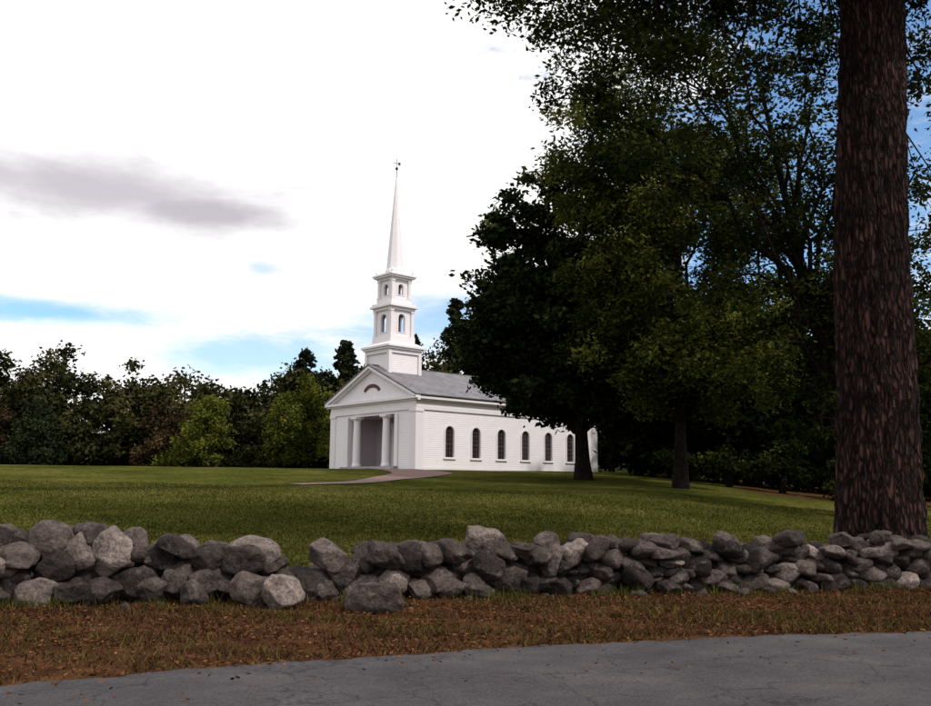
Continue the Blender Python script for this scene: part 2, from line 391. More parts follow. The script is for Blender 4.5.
for nm,x0,x1,dz,th in (('raking_cornice',-.42,.02,-.02,.20),('raking_bed',-.22,.018,-.22,.14),('raking_cornice_rear',Lc,Lc+.40,-.02,.2)):
    for s in (0,1):
        f=(lambda y:y) if s==0 else (lambda y:Wc-y)
        pts=[(f(-e+.02),5.35+dz),(f(ry),zr+dz),(f(ry),zr+dz-th),(f(-e+.02),5.35+dz-th)]
        prism(nm+f'_{s}',pts,'x',x0,x1,M_white)
for s in (0,1):
    f=(lambda y:y) if s==0 else (lambda y:Wc-y)
    pts=[(f(-e),5.36),(f(ry),zr+.01),(f(ry),zr+.10),(f(-e-.03),5.44)]
    prism(f'roof_slope_{s}',pts,'x',-.46,Lc+.44,M_roof)
box('ridge_cap',-.46,Lc+.44,ry-.09,ry+.09,zr+.06,zr+.13,M_roof)
pts=[]
for i in range(15):
    a=math.pi*(.12+.76*i/14); pts.append((ry+1.15*math.cos(a),5.82+.78*math.sin(a)))
for i in range(15):
    a=math.pi*(.88-.76*i/14); pts.append((ry+.90*math.cos(a),5.82+.52*math.sin(a)))
panel('pediment_fan',pts,[],lambda u,v,w:(-.04+w,u,v),.055,M_sign)
TX,TY=2.0,ry+.05
def sq(name,h0,z0,z1,mat=None,h1=None):
    h1=h0 if h1 is None else h1
    V=[(TX+a*h0,TY+b*h0,z0) for a,b in ((-1,-1),(1,-1),(1,1),(-1,1))]+[(TX+a*h1,TY+b*h1,z1) for a,b in ((-1,-1),(1,-1),(1,1),(-1,1))]
    return mesh_obj(name,V,[(3,2,1,0),(4,5,6,7),(0,1,5,4),(1,2,6,5),(2,3,7,6),(3,0,4,7)],mat or M_white,church)
def stage(name,h,z0,z1,aw,a0,a1,th=.16):
    for k in range(4):
        c,s=[(1,0),(0,1),(-1,0),(0,-1)][k]
        lim=h if k%2==0 else h-th
        def fn(u,v,w,c=c,s=s,lim=lim):
            x=-(h-w); y=u*(lim/h)
            return (TX+c*x-s*y,TY+s*x+c*y,v)
        panel(f'{name}_wall_{k}',[(-h,z0),(h,z0),(h,z1),(-h,z1)],[arch(0,aw,a0,a1)],fn,th,M_white)
        def fn2(u,v,w,c=c,s=s):
            x=-(h+.03-w); y=u
            return (TX+c*x-s*y,TY+s*x+c*y,v)
        panel(f'{name}_surround_{k}',arch(0,aw+.2,a0-.06,a1),[arch(0,aw,a0,a1)],fn2,.028,M_white)
    for a in (-1,1):
        for b in (-1,1):
            box(f'{name}_pilaster',TX+a*h-.13,TX+a*h+.13,TY+b*h-.13,TY+b*h+.13,z0,z1)
            box(f'{name}_pilaster_cap',TX+a*h-.17,TX+a*h+.17,TY+b*h-.17,TY+b*h+.17,z1-.14,z1-.002)
            box(f'{name}_pilaster_foot',TX+a*h-.17,TX+a*h+.17,TY+b*h-.17,TY+b*h+.17,z0+.002,z0+.18)
sq('tower_base',1.45,5.6,9.35,M_clap)
for a in (-1,1):
    for b in (-1,1): box('tower_base_corner',TX+a*1.45-.14,TX+a*1.45+.14,TY+b*1.45-.14,TY+b*1.45+.14,6,9.3)
sq('tower_base_cornice_a',1.57,9.0,9.3); sq('tower_base_cornice_b',1.72,9.301,9.45); sq('tower_base_cornice_c',1.84,9.451,9.60)
sq('tower_base_cap',1.78,9.602,9.9,None,1.3)
sq('tower_drum',1.2,9.9,10.4)
stage('belfry',1.0,10.4,12.5,.72,10.75,11.85)
sq('belfry_cornice_a',1.18,12.5,12.72); sq('belfry_cornice_b',1.38,12.721,12.86); sq('belfry_cornice_c',1.26,12.861,13.05)
sq('lantern_plinth',.98,13.05,13.45)
stage('lantern',.82,13.45,14.95,.56,13.75,14.35)
sq('lantern_core',.3,13.45,14.95,M_door)
sq('belfry_core',.35,10.4,12.5,M_door)
sq('lantern_cornice_a',.98,14.95,15.12); sq('lantern_cornice_b',1.18,15.121,15.25); sq('lantern_cornice_c',1.28,15.251,15.38); sq('lantern_cap',1.2,15.381,15.6,None,.75)
for a in (-1,1):
    for b in (-1,1): 
        lathe('urn_finial',TX+a*1.02,TY+b*1.02,[(.09,15.38),(.05,15.5),(.11,15.62),(.03,15.85)],10,M_white)
lathe('spire',TX,TY,[(.80,15.6),(.80,15.8),(.72,15.9),(.69,16.0),(.06,23.5),(.03,23.55)],8,M_white)
lathe('weathervane_rod',TX,TY,[(.03,23.5),(.03,24.2),(.12,24.3),(.12,24.4),(.02,24.5),(.02,25.2)],8,M_dark)
box('weathervane_arrow',TX-.35,TX+.3,TY-.012,TY+.012,24.78,24.82,M_dark)
panel('weathervane_tail',[(TX+.15,24.72),(TX+.36,24.66),(TX+.36,24.96),(TX+.15,24.9)],[],lambda u,v,w:(u,TY-.02+w,v),.04,M_dark)

# ------------------------------------------------------------------ rocks
def ico(sub):
    bm=bmesh.new(); bmesh.ops.create_icosphere(bm,subdivisions=sub,radius=1)
    v=np.array([p.co[:] for p in bm.verts]); f=np.array([[q.index for q in fa.verts] for fa in bm.faces]); bm.free(); return v,f
ICO={3:ico(3),4:ico(4)}
def rock(w,d,h,rng,lev):
    v=ICO[lev][0].copy()
    npl=rng.integers(10,16)
    ns=rng.normal(size=(npl,3)); ns/=np.linalg.norm(ns,axis=1)[:,None]
    ns[0]=(rng.normal()*.3,rng.normal()*.25,1); ns[1]=(rng.normal()*.15,rng.normal()*.15,-1); ns[2]=(rng.normal()*.35,-1,rng.normal()*.35)
    ns/=np.linalg.norm(ns,axis=1)[:,None]
    ds=rng.uniform(.60,.93,npl)
    for it in range(2):
        for q,dd in zip(ns,ds):
            k=np.maximum(0,v@q-dd); v-=k[:,None]*q*.92
    ph=rng.uniform(0,6,6); 
    nrm=v/np.linalg.norm(v,axis=1)[:,None]
    nz=.08*np.sin(v[:,0]*4+ph[0]+2*np.sin(v[:,1]*3+ph[4]))*np.sin(v[:,1]*4+ph[1])+.035*np.sin(v[:,2]*9+ph[2]+v[:,0]*5)*np.sin(v[:,0]*8+ph[3]) +.016*np.sin(v[:,1]*17+ph[5])*np.sin(v[:,2]*15+v[:,0]*12)
    v=v+nrm*nz[:,None]
    mn,mx=v.min(0),v.max(0)
    v=(v-(mn+mx)/2)/((mx-mn)/2)
    v*=np.array([w/2,d/2,h/2])
    return v
def rot(v,ax,ay,az):
    R=np.array(Matrix.Rotation(az,3,'Z')@Matrix.Rotation(ay,3,'Y')@Matrix.Rotation(ax,3,'X'))
    return v@R.T
RV=[];RT=[];RF=[];cnt=[0]
def put(v,x,y,z,t,lev):
    RV.append(v+np.array([x,y,z])); RT.append(np.full(len(v),t)); RF.append(ICO[lev][1]+cnt[0]); cnt[0]+=len(v)
PX=[-16,-12,-9,-6.6,-6.0,-5.28,-4.6,-3.93,-3.3,-2.85,-2.57,-2.3,-1.99,-1.5,-1.0,-.3,.05,.6,.9,1.28,1.8,2.5,3.9,5.8,7.15,7.7,8.4,11,20]
PZ=[1.0,1.05,1.0,.94,.92,.96,.86,.74,.70,.54,.36,.38,.56,.66,.66,.66,.74,.70,.68,.74,.80,.78,.82,.80,.82,.72,.66,.75,.75]
rng=np.random.default_rng(37)
xs=np.arange(-16,20,.05)
for track,off in ((0,-.28),(1,.32),(2,.02)):
    T=np.zeros(len(xs)); Ht=np.interp(xs,PX,PZ)*[1.0,.98,.82][track]
    for it in range(1400):
        gap=T/Ht+rng.uniform(0,.05,len(xs))
        i=int(np.argmin(gap))
        if T[i]>Ht[i]-.15: break
        x=xs[i]
        big=float(1-sstep(-.5,3.2,np.array(x)))
        w=rng.uniform(.36,.60)*(.80+.28*big); h=w*rng.uniform(.62,.95)*(.66+.28*big); d=rng.uniform(.45,.62)
        rem=Ht[i]-T[i]
        h=min(h,max(.20,rem+.08)); 
        if rem<.28: w=min(w,h*1.9)
        if rng.random()<.15: w*=.6;h*=.65
        x+=rng.uniform(-.04,.04)
        mk=np.abs(xs-x)<w*.46
        zb=min(float(np.quantile(T[mk],.6)),float(T[i])+.12)
        if zb+h>Ht[i]+.15: h=max(.14,Ht[i]+.15-zb)
        lev=4 if (track==0 and x>-8 and x<2) else 3
        v=rot(rock(w*1.10,d,h*1.16,rng,lev),rng.normal()*.2,rng.normal()*.3,rng.normal()*.5)
        put(v,x,float(wall_y(x))+off*(1-.3*zb)+rng.normal()*.08,zb+h*.48,float(np.clip(rng.normal(.48 if track<2 else .12,.28),0,1)),lev)  # core stones tinted darker, so shade in the gaps is painted in
        T[mk]=np.maximum(T[mk],zb+h*.90)
def boulder(x,y,z,w,d,h,t,rz=0.,ry=0.,rx=0.):
    put(rot(rock(w,d,h,rng,4),rx,ry,rz),x,y,z,t,4)
wy=lambda x: float(wall_y(x))
for (x,zc,w,h,t,ryy) in [(-6.75,.90,.50,.40,.3,-.2),(-6.35,.93,.36,.36,.6,.5),(-5.80,.86,.64,.52,.65,.35),(-5.25,.93,.50,.40,.45,-.15),(-4.72,.86,.46,.38,.6,.3),(-4.2,.76,.5,.34,.3,.1),
                         (-3.62,.66,.48,.34,.55,-.3),(-3.08,.66,.86,.52,.85,.12),(-1.98,.60,.70,.42,.75,.42),(-1.35,.66,.50,.34,.35,.1),(-.82,.68,.42,.32,.6,-.2),(-.35,.66,.5,.30,.4,.2),(.30,.80,.64,.50,.85,.1),(.85,.66,.36,.3,.5,.1),
                         (1.28,.78,.40,.32,.6,.4),(1.80,.82,.46,.28,.35,-.1),(2.4,.76,.44,.28,.6,.15),(3.2,.80,.5,.26,.45,-.1),(4.3,.82,.46,.26,.6,.2),(5.4,.80,.5,.28,.35,.0),(6.4,.82,.46,.26,.6,-.15),(7.1,.80,.4,.3,.5,.2)]:
    boulder(x,wy(x)-.12,zc,w,.5,h,t,rng.normal()*.4,ryy,rng.normal()*.15)
boulder(-2.62,wy(-2.6)-.35,.26,.5,.5,.40,.4,.1,.1)
boulder(-2.45,12.75,.22,.58,.5,.48,.9,.3,.0)
boulder(-1.2,12.45,.19,.82,.6,.44,.5,-.2,.05)
boulder(-3.7,12.9,.16,.42,.4,.40,.5,.2,.3)
boulder(-2.95,12.95,.22,.58,.5,.46,.7,.7,.3)
boulder(-4.9,12.85,.2,.5,.5,.38,.4,.7,.2)
boulder(.2,13.95,.12,.45,.4,.28,.4,.7,.2)
boulder(3.2,14.75,.1,.4,.4,.25,.3,.7,.2)
for i in range(40):
    x=rng.uniform(-9,10); s=rng.uniform(.08,.2)
    put(rot(rock(s*1.3,s,s*.8,rng,3),0,rng.normal()*.3,rng.uniform(0,3)),x,wy(x)-.5-abs(rng.normal())*.18,s*.2,float(rng.uniform(.2,.7)),3)
mesh_obj('stone_wall',np.concatenate(RV),np.concatenate(RF),M_rock,smooth=True,attrs={'tint':np.concatenate(RT)})
print('rocks',len(RV),cnt[0])

# ------------------------------------------------------------------ foliage
def leaf_mesh(C,size,rng,aspect=.55):
    n=len(C)
    a=rng.normal(size=(n,3)); a[:,2]*=.7; a/=np.linalg.norm(a,axis=1)[:,None]
    b=rng.normal(size=(n,3)); b-= (b*a).sum(1)[:,None]*a; b/=np.linalg.norm(b,axis=1)[:,None]
    s=size*rng.uniform(.6,1.3,n)[:,None]
    V=np.empty((n,4,3)); V[:,0]=C-a*s; V[:,1]=C-b*s*aspect+a*s*.1; V[:,2]=C+a*s; V[:,3]=C+b*s*aspect-a*s*.1
    F=np.arange(n*4).reshape(n,4)
    return V.reshape(-1,3),F
def cluster_leaves(cl,per,size,rng,flat=.6,aspect=.55):
    cl=np.array(cl); k=np.repeat(np.arange(len(cl)),np.maximum(3,(per*rng.uniform(.6,1.4,len(cl))).astype(int)))
    p=rng.normal(size=(len(k),3)); p/=np.maximum(1e-6,np.linalg.norm(p,axis=1))[:,None]
    p*=(rng.random(len(k))**.45)[:,None]; p[:,2]*=flat
    C=cl[k,:3]+p*cl[k,3][:,None]*(1+.25*rng.normal(size=len(k)))[:,None]
    V,F=leaf_mesh(C,size,rng,aspect)
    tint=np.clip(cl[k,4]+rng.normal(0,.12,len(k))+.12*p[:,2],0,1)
    return V,F,np.repeat(tint,4)
def crown_clusters(ells,n,rng,rr=(.7,1.3),shell=.4,tb=.45,tv=.2):
    out=[]; w=np.array([e[3]*e[4]*e[5] for e in ells])**.75; w/=w.sum()
    for i in range(n):
        e=ells[rng.choice(len(ells),p=w)]
        p=rng.normal(size=3); p/=np.linalg.norm(p); r=rng.random()**shell
        q=p*r
        if q[2]<-.75: q[2]=-.75
        x=e[0]+q[0]*e[3]; y=e[1]+q[1]*e[4]; z=e[2]+q[2]*e[5]
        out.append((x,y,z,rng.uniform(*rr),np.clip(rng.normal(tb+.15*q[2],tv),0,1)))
    return out
def tube(P,R,n=8):
    P=np.array(P,float); d=np.gradient(P,axis=0); d/=np.maximum(1e-6,np.linalg.norm(d,axis=1))[:,None]
    ref=np.array([.93,.21,.3]) if abs(d[0][0])<.7 else np.array([.1,.95,.28])
    V=[];F=[]
    for i in range(len(P)):
        a=np.cross(d[i],ref); a/=max(1e-6,np.linalg.norm(a)); b=np.cross(d[i],a)
        for k in range(n):
            t=2*math.pi*k/n; V.append(P[i]+R[i]*(math.cos(t)*a+math.sin(t)*b))
    for i in range(len(P)-1):
        for k in range(n): F.append((i*n+k,(i+1)*n+k,(i+1)*n+(k+1)%n,i*n+(k+1)%n))
    return np.array(V),np.array(F)
class Wood:
    def __init__(s): s.V=[];s.F=[];s.o=0;s.pts=[]
    def add(s,P,R,n=8):
        V,F=tube(P,R,n); s.V.append(V); s.F.append(F+s.o); s.o+=len(V)
    def limb(s,p0,p1,r0,r1,rng,n=7,sag=.25,K=9,rec=True):
        p0=np.array(p0,float);p1=np.array(p1,float); L_=np.linalg.norm(p1-p0)
        if L_<.25: return
        c=p0+(p1-p0)*.45+np.array([0,0,sag*L_])
        t=np.linspace(0,1,K)[:,None]
        P=(1-t)**2*p0+2*t*(1-t)*c+t*t*p1
        P[1:-1]+=rng.normal(0,.025*L_,(K-2,3))
        R=r0+(r1-r0)*np.linspace(0,1,K)**.7
        s.add(P,R,n)
        if rec:
            for q,r in zip(P[2:],R[2:]): s.pts.append((q,r))
    def obj(s,name,mat,parent):
        return mesh_obj(name,np.concatenate(s.V),np.concatenate(s.F),mat,parent,smooth=True)
def make_tree(name,base,trunk_r,height,ells,ncl,per,lsize,leafmat,seed,nlimb=14,barkmat=None,rr=(.7,1.3),shell=.4,tb=.45,tv=.2,flat=.6,first=.25,twigs=True,aspect=.55,sag=.2,bend=(0,0)):
    rng=np.random.default_rng(seed); e=empty(name)
    x,y,z=base; W=Wood()
    K=14; t=np.linspace(0,1,K)
    P=np.stack([x+bend[0]*t**1.2+.12*np.sin(t*5+seed),y+bend[1]*t**1.5+.1*np.sin(t*4+seed*2),z-.3+height*.9*t],1)
    R=trunk_r*(1-.88*t)+ .5*trunk_r*np.exp(-t*22)
    W.add(P,R,12)
    cl=crown_clusters(ells,ncl,rng,rr,shell,tb,tv)
    idx=rng.choice(len(cl),min(nlimb,len(cl)),replace=False)
    for i in idx:
        c=np.array(cl[i][:3]); 
        tt=np.clip((c[2]-z)/height*rng.uniform(.35,.8),first,.85)
        p0=np.array([np.interp(tt,t,P[:,k]) for k in range(3)]); r0=np.interp(tt,t,R)*.6
        W.limb(p0,c,r0,.03,rng,sag=sag)
    if twigs and W.pts:
        PT=np.array([p for p,_ in W.pts]); PR=np.array([r for _,r in W.pts])
        for c in cl:
            q=np.array(c[:3]); dd=np.linalg.norm(PT-q,axis=1)+ (PT[:,2]>q[2]+.5)*1.5; j=int(np.argmin(dd))
            if dd[j]<6: W.limb(PT[j],q,min(PR[j]*.6,.07),.012,rng,n=5,sag=.1,K=5,rec=False)
    W.obj('trunk_and_limbs',barkmat or M_bark,e)
    V,F,T=cluster_leaves(cl,per,lsize,rng,flat,aspect)
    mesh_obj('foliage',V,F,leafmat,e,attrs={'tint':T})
    return e

ML_maple=mat_leaf('leaf_maple_dark',(.005,.008,.003),(.016,.024,.008),(.058,.070,.021),0)
ML_locust=mat_leaf('leaf_locust',(.016,.023,.004),(.052,.064,.012),(.145,.148,.034),.25)
ML_near=mat_leaf('leaf_oak',(.006,.010,.003),(.022,.029,.007),(.075,.080,.022),.2)
ML_bright=mat_leaf('leaf_yellowgreen',(.04,.052,.009),(.090,.104,.017),(.18,.18,.036),.2)
ML_forest=mat_leaf('leaf_forest',(.006,.008,.004),(.020,.023,.009),(.062,.056,.021),0)
ML_woods=mat_leaf('leaf_woods',(.004,.006,.002),(.010,.014,.004),(.034,.038,.012),0)
ML_rust=mat_leaf('leaf_rust',(.018,.011,.007),(.038,.026,.015),(.08,.055,.025),0)
ML_pine=mat_leaf('needles_pine',(.006,.009,.005),(.014,.020,.010),(.034,.040,.018),0)

def gh(x,y): return float(H(x,y))
mx,my=6.6,52.0; mz=gh(mx,my)
make_tree('maple_tree',(mx,my,mz),.42,19,[(5.6,52,mz+8.3,5.9,6,5.2),(5.6,52,mz+13.4,4.9,4.6,5.2),(8.6,52,mz+6.8,5.4,5,4.4),(2.6,51.5,mz+8.4,3.2,3.5,3.8),(7,52,mz+4.6,5.2,4.5,1.9),(4.3,51.5,mz+6.0,2.8,3,2.4)],450,240,.19,ML_maple,3,nlimb=26,rr=(.75,1.4),tb=.36,first=.17)
lx,ly=11.0,47.0; lz=gh(lx,ly)
make_tree('locust_tree',(lx,ly,lz),.33,22,[(9.4,46,lz+12.5,4.8,4.5,6.5),(7.6,45,lz+17,4.0,4,4.4),(12.0,46,lz+7.5,5.0,4.5,4.8),(8.6,45,lz+8.0,3.4,3,4.5),(13.5,46,lz+15,3.6,4,4.5)],470,210,.14,ML_locust,5,nlimb=26,rr=(.65,1.25),tb=.42,tv=.24,flat=.95,first=.2,aspect=.4)
ax,ay=15.2,36.5; az=gh(ax,ay)
make_tree('honey_locust_tree',(ax,ay,az),.34,22,[(11.5,35,az+15.5,7,5,5.0),(7.0,34,az+18,4.8,4,3.0),(15.5,36,az+11,4,4,5),(14.0,36.5,az+6.5,3.6,3,4.5),(17,36,az+6,4,3,4.5),(10.5,36,az+11,2.5,2.5,3)],400,110,.12,ML_near,8,nlimb=40,rr=(.55,1.15),tb=.4,flat=.7,first=.28,shell=.5,aspect=.45,sag=.15,bend=(-3.2,0))

oak=empty('oak_tree')
tx,ty=7.75,17.5; tz=gh(tx,ty)
rows=150;seg=96
V=[];
for j in range(rows):
    s=j/(rows-1); z=tz-.4+s*14.5
    for i in range(seg):
        a=2*math.pi*i/seg
        zz=max(0,z-tz)
        r=.74-.014*zz
        fl=math.exp(-zz/.55)
        r+=fl*(.24+.17*math.cos(a*5+.7)+.10*math.cos(a*3+2.1))
        r+=.03*math.exp(-zz/3)*math.cos(a*4+z*.3)
        r+=.028*math.sin(a*17+2.2*math.sin(z*1.7)+math.sin(z*5+a*3))+.018*math.sin(a*31+3*math.sin(z*3.1+a*2))+.014*math.sin(z*9+a*6+2*math.sin(a*5))
        V.append((tx-.07+.045*zz+.04*math.sin(z*.7)+r*math.cos(a),ty+r*math.sin(a),z))
F=[]
for j in range(rows-1):
    for i in range(seg): F.append((j*seg+i,j*seg+(i+1)%seg,(j+1)*seg+(i+1)%seg,(j+1)*seg+i))
mesh_obj('trunk',V,np.array(F),M_bark_big,oak,smooth=True)
rng=np.random.default_rng(44); W=Wood()
topx=tx+.55
W.add([(topx,ty,13),(topx+.1,ty,16),(topx-.2,ty+.3,19),(topx,ty,23)],[.54,.45,.3,.1],14)
ends=[(2.2,15.5,12.2),(3.8,19,13.3),(.8,18,13.5),(4.5,14,12.6),(12,16,13),(14,19,15),(9,13,13.5),(10,22,15),(5,21,16),(1,15,15.5),(6,17,19),(10,18,20),(13,15,17),(6,13,15),(3,22,15)]
for q in ends: W.limb((topx,ty,rng.uniform(11.8,15)),q,.22,.04,rng,n=9,sag=.12,K=11)
cl=crown_clusters([(4.8,17,14.2,6.3,5.5,3.0),(3.0,18,12.9,3.4,4,2.2),(12,18,15,5,5,3.6),(8,17,18,7,6,4),(6,19,12.2,4,3,1.8)],400,rng,(.45,1.0),.6,.42,.22)
for q in [(.3,17,11.4),(.9,17,11.0),(1.5,16.5,10.5),(1.6,17.5,10.9),(2.3,17,10.7),(3.0,16.5,10.3),(3.8,17,10.2),(4.6,17.2,10.3),(5.3,18,9.8),(5.9,17.6,10.3),(1.0,17.5,11.6),(9.5,18.5,10.2),(10.1,18,9.2),(10.0,19.5,8.2),(10.5,18,10.9),(2.7,18.3,10.3),(10.6,19.5,7.2),(10.7,19,9.8),(10,19,11.2),(4.2,18,9.4),(5.0,18.5,9.0)]:
    cl.append((*q,rng.uniform(.45,.8),.5))
PT=np.array([p for p,_ in W.pts]); PR=np.array([r for _,r in W.pts])
for c in cl:
    q=np.array(c[:3]); j=int(np.argmin(np.linalg.norm(PT-q,axis=1))); W.limb(PT[j],q,min(PR[j]*.6,.05),.008,rng,n=5,sag=.08,K=6,rec=False)
W.obj('limbs',M_bark,oak)
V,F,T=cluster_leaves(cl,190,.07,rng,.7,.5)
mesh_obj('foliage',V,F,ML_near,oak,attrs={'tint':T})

def small(name,x,y,w,h,mat,seed,n=90,per=150,ls=.15,cone=False,tb=.5):
    z=gh(x,y)
    if cone: E=[(x,y,z+h*.25,w*.5,w*.5,h*.25),(x,y,z+h*.5,w*.4,w*.4,h*.25),(x,y,z+h*.75,w*.22,w*.22,h*.24)]
    else: E=[(x,y,z+h*.48,w*.5,w*.5,h*.42),(x+.1*w,y,z+h*.7,w*.32,w*.32,h*.28),(x-.15*w,y,z+h*.35,w*.4,w*.4,h*.28)]
    return make_tree(name,(x,y,z),.12,h*.9,E,n,per,ls,mat,seed,nlimb=8,rr=(.4,.85),tb=tb,twigs=False,flat=1.0,first=.12)
small('willow_tree',-22.8,80,5.2,6.7,ML_bright,11,tb=.42)
small('willow_tree.001',-13.9,79,6.2,8.3,ML_bright,12,n=110,tb=.33)
small('yew_tree',-37.0,79,4.8,6.2,ML_pine,13,cone=True)
small('maple_sapling',-28.0,84,4.0,3.6,ML_rust,14,n=50)
small('rhododendron_bush',-19.0,82,5.0,2.2,ML_forest,15,n=40)
small('dogwood_bush',-25.5,83,4.0,2.0,ML_bright,16,n=30,tb=.15)

def woods(name,trees,per,ls,mat,seed,pine=False,ncl=26):
    rng=np.random.default_rng(seed); cl=[]; W=Wood()
    for (x,y,w,h,tb) in trees:
        z=gh(x,y)
        W.add([(x,y,z-.2),(x+.2,y,z+h*.5),(x,y,z+h*.85)],[.22,.16,.05],6)
        nc=max(8,int(ncl*min(1,h/9)))
        for i in range(nc):
            if pine:
                s=rng.random()**1.2; zz=z+h*(.12+.88*s); r=w*.5*(1-s)**.75+.15; a=rng.uniform(0,6.28); q=r*rng.random()**.5
                cl.append((x+q*math.cos(a),y+q*math.sin(a),zz,rng.uniform(.7,1.2)*(1.15-.75*s),np.clip(rng.normal(tb,.15),0,1)))
            else:
                p=rng.normal(size=3); p/=np.linalg.norm(p); p*=rng.random()**.4
                zz=z+h*.52+p[2]*h*.46
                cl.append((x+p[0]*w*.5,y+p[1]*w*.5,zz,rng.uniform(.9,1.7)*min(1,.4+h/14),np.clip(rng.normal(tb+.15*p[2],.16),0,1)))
    e=empty(name); W.obj('trunks',M_bark,e)
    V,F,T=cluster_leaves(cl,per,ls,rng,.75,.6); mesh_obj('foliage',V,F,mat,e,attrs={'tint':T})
rng=np.random.default_rng(92)
tr=[]
for d in (90,98,106):
    for x in np.arange(-88,2,4.8):
        y=d+rng.uniform(-3,3)+ (0 if x>-45 else (x+45)*.3); xx=x+rng.uniform(-2,2)
        hh={90:9.2,98:12.3,106:13.6}[d]*rng.uniform(.84,1.08)*(1-.14*math.exp(-((xx/y*1.0+.235)/.05)**2))
        tr.append((xx,y,rng.uniform(6.5,8.5),hh,rng.uniform(.1,.75)))
for x in np.arange(-88,4,3.4): tr.append((x,92+rng.uniform(-2,2)+(0 if x>-45 else (x+45)*.3),5,3.2,rng.uniform(.1,.4)))
for x,h in ((-20,13.5),(-15.5,14),(-10.5,14.5),(-5.5,15),(-2,18),(1,19),(4.5,20),(8,20),(12,19)): tr.append((x,110,8,h,.35))
woods('distant_trees',tr,115,.25,ML_forest,31,ncl=30)
tr=[(rng.uniform(-75,-20),rng.uniform(84,90),6,rng.uniform(5,8.5),rng.uniform(.1,.6)) for i in range(6)]
woods('autumn_trees',tr,90,.24,ML_rust,32)
tr=[(-17.5,99,7,13.5,.4),(-13.2,99,7,14.6,.5),(-9.5,101,7.5,15.4,.3),(-6,102,7,15.5,.4),(-1.2,102,8,20.0,.5),(1.8,101,8,19.3,.4),(4.2,102,8,20.3,.4),(7.5,102,8,19,.4)]
woods('pine_trees',tr,80,.26,ML_pine,33,pine=True,ncl=120)
tr=[]
for d,hh in ((60,13),(68,17),(78,20)):
    for x in np.arange(.20,.75,.085):
        X_=x*d+rng.uniform(-1.5,1.5); tr.append((X_,d+rng.uniform(-2,2),rng.uniform(6,8.5),hh*rng.uniform(.85,1.15)*(1 if x>.26 else .75),rng.uniform(.15,.5)))
for x in range(14,60,5): tr.append((x,90+rng.uniform(-3,3),8,18,.3))
for x in np.arange(12.5,50,2.2): tr.append((x,62+rng.uniform(-2,2)-.15*(x-12),4.5,3.8,.2))
for x in np.arange(8,60,3.5): tr.append((x,96+rng.uniform(-2,2),6,6,.2))
woods('woodland',tr,100,.28,ML_woods,34,ncl=38)
tr=[(13.2,56,3.5,2.0,.1),(15.6,55,3.5,2.6,.4),(18.4,54,3.5,3.0,.3),(21.3,52,3.4,2.4,.15),(24,50,4,3.0,.1),(27,49,4,3,.1),(30,47,4,3,.1)]
woods('understory_bushes',tr,110,.15,ML_near,35,ncl=30)

# ------------------------------------------------------------------ grass & litter
def blades(name,P,h,w,mat,rng,tint,lean=.5):
    n=len(P); a=rng.uniform(0,2*math.pi,n); s=h*rng.uniform(.5,1.3,n)
    dx=np.cos(a)*w*.5; dy=np.sin(a)*w*.5; b=rng.normal(0,lean,(n,2))*s[:,None]
    V=np.empty((n,3,3)); V[:,0]=P; V[:,0,0]-=dx; V[:,0,1]-=dy; V[:,1]=P; V[:,1,0]+=dx; V[:,1,1]+=dy
    V[:,2]=P; V[:,2,0]+=b[:,0]; V[:,2,1]+=b[:,1]; V[:,2,2]+=s
    mesh_obj(name,V.reshape(-1,3),np.arange(n*3).reshape(n,3),mat,attrs={'tint':np.repeat(tint,3)})
ML_grass=mat_leaf('grass_green',(.022,.026,.005),(.054,.057,.012),(.125,.108,.034),0)
ML_dry=mat_leaf('grass_dry',(.022,.011,.007),(.062,.032,.016),(.15,.085,.04),0)
ML_litter=mat_leaf('leaf_litter',(.025,.010,.006),(.075,.030,.015),(.18,.085,.038),0)
rng=np.random.default_rng(5)
n=190000; u=rng.uniform(-.6,.6,n); y=14+26*rng.random(n)**1.3; x=u*y; k=y>wall_y(x)+.1; x,y=x[k],y[k]
P=np.stack([x,y,H(x,y)],1)
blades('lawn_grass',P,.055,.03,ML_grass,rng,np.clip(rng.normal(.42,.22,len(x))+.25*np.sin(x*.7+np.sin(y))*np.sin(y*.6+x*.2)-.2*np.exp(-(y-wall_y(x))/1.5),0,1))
# taller unmown fringe along the back and foot of the wall
n=14000; x=rng.uniform(-9,11,n); y=wall_y(x)+np.where(rng.random(n)<.6,.55+np.abs(rng.normal(0,.25,n)),-.55-np.abs(rng.normal(0,.15,n)))
P=np.stack([x,y,H(x,y)],1); clump=rng.random(n)<(.5+.5*np.sin(x*3.1+np.sin(x*7)))**2
blades('wall_fringe_grass',P[clump],.17,.014,ML_grass,rng,np.clip(rng.normal(.45,.25,clump.sum()),0,1),.35)
n=130000; x=rng.uniform(-9.5,11,n); f=rng.random(n); y=road_edge(x)+.02+f*(wall_y(x)-road_edge(x)+.3)
dens=.5+.5*np.sin(x*1.7+2*np.sin(y*2.1))*np.sin(y*2.9+x); k=rng.random(n)<.08+.92*dens**1.5; x,y=x[k],y[k]
P=np.stack([x,y,np.zeros(len(x))],1)
blades('verge_grass',P,.07,.014,ML_dry,rng,np.clip(rng.normal(.42,.28,len(x)),0,1),.7)
k=rng.random(len(x))<.45*(.5+.5*np.sin(x*1.1+y*1.9))
blades('verge_green_grass',P[k]+np.array([.01,.01,0]),.08,.014,ML_grass,rng,np.clip(rng.normal(.5,.22,k.sum()),0,1),.6)
n=60000; x=rng.uniform(-9.5,11,n); f=rng.random(n)**.8; y=road_edge(x)-.12+f*(wall_y(x)-road_edge(x)+.1)
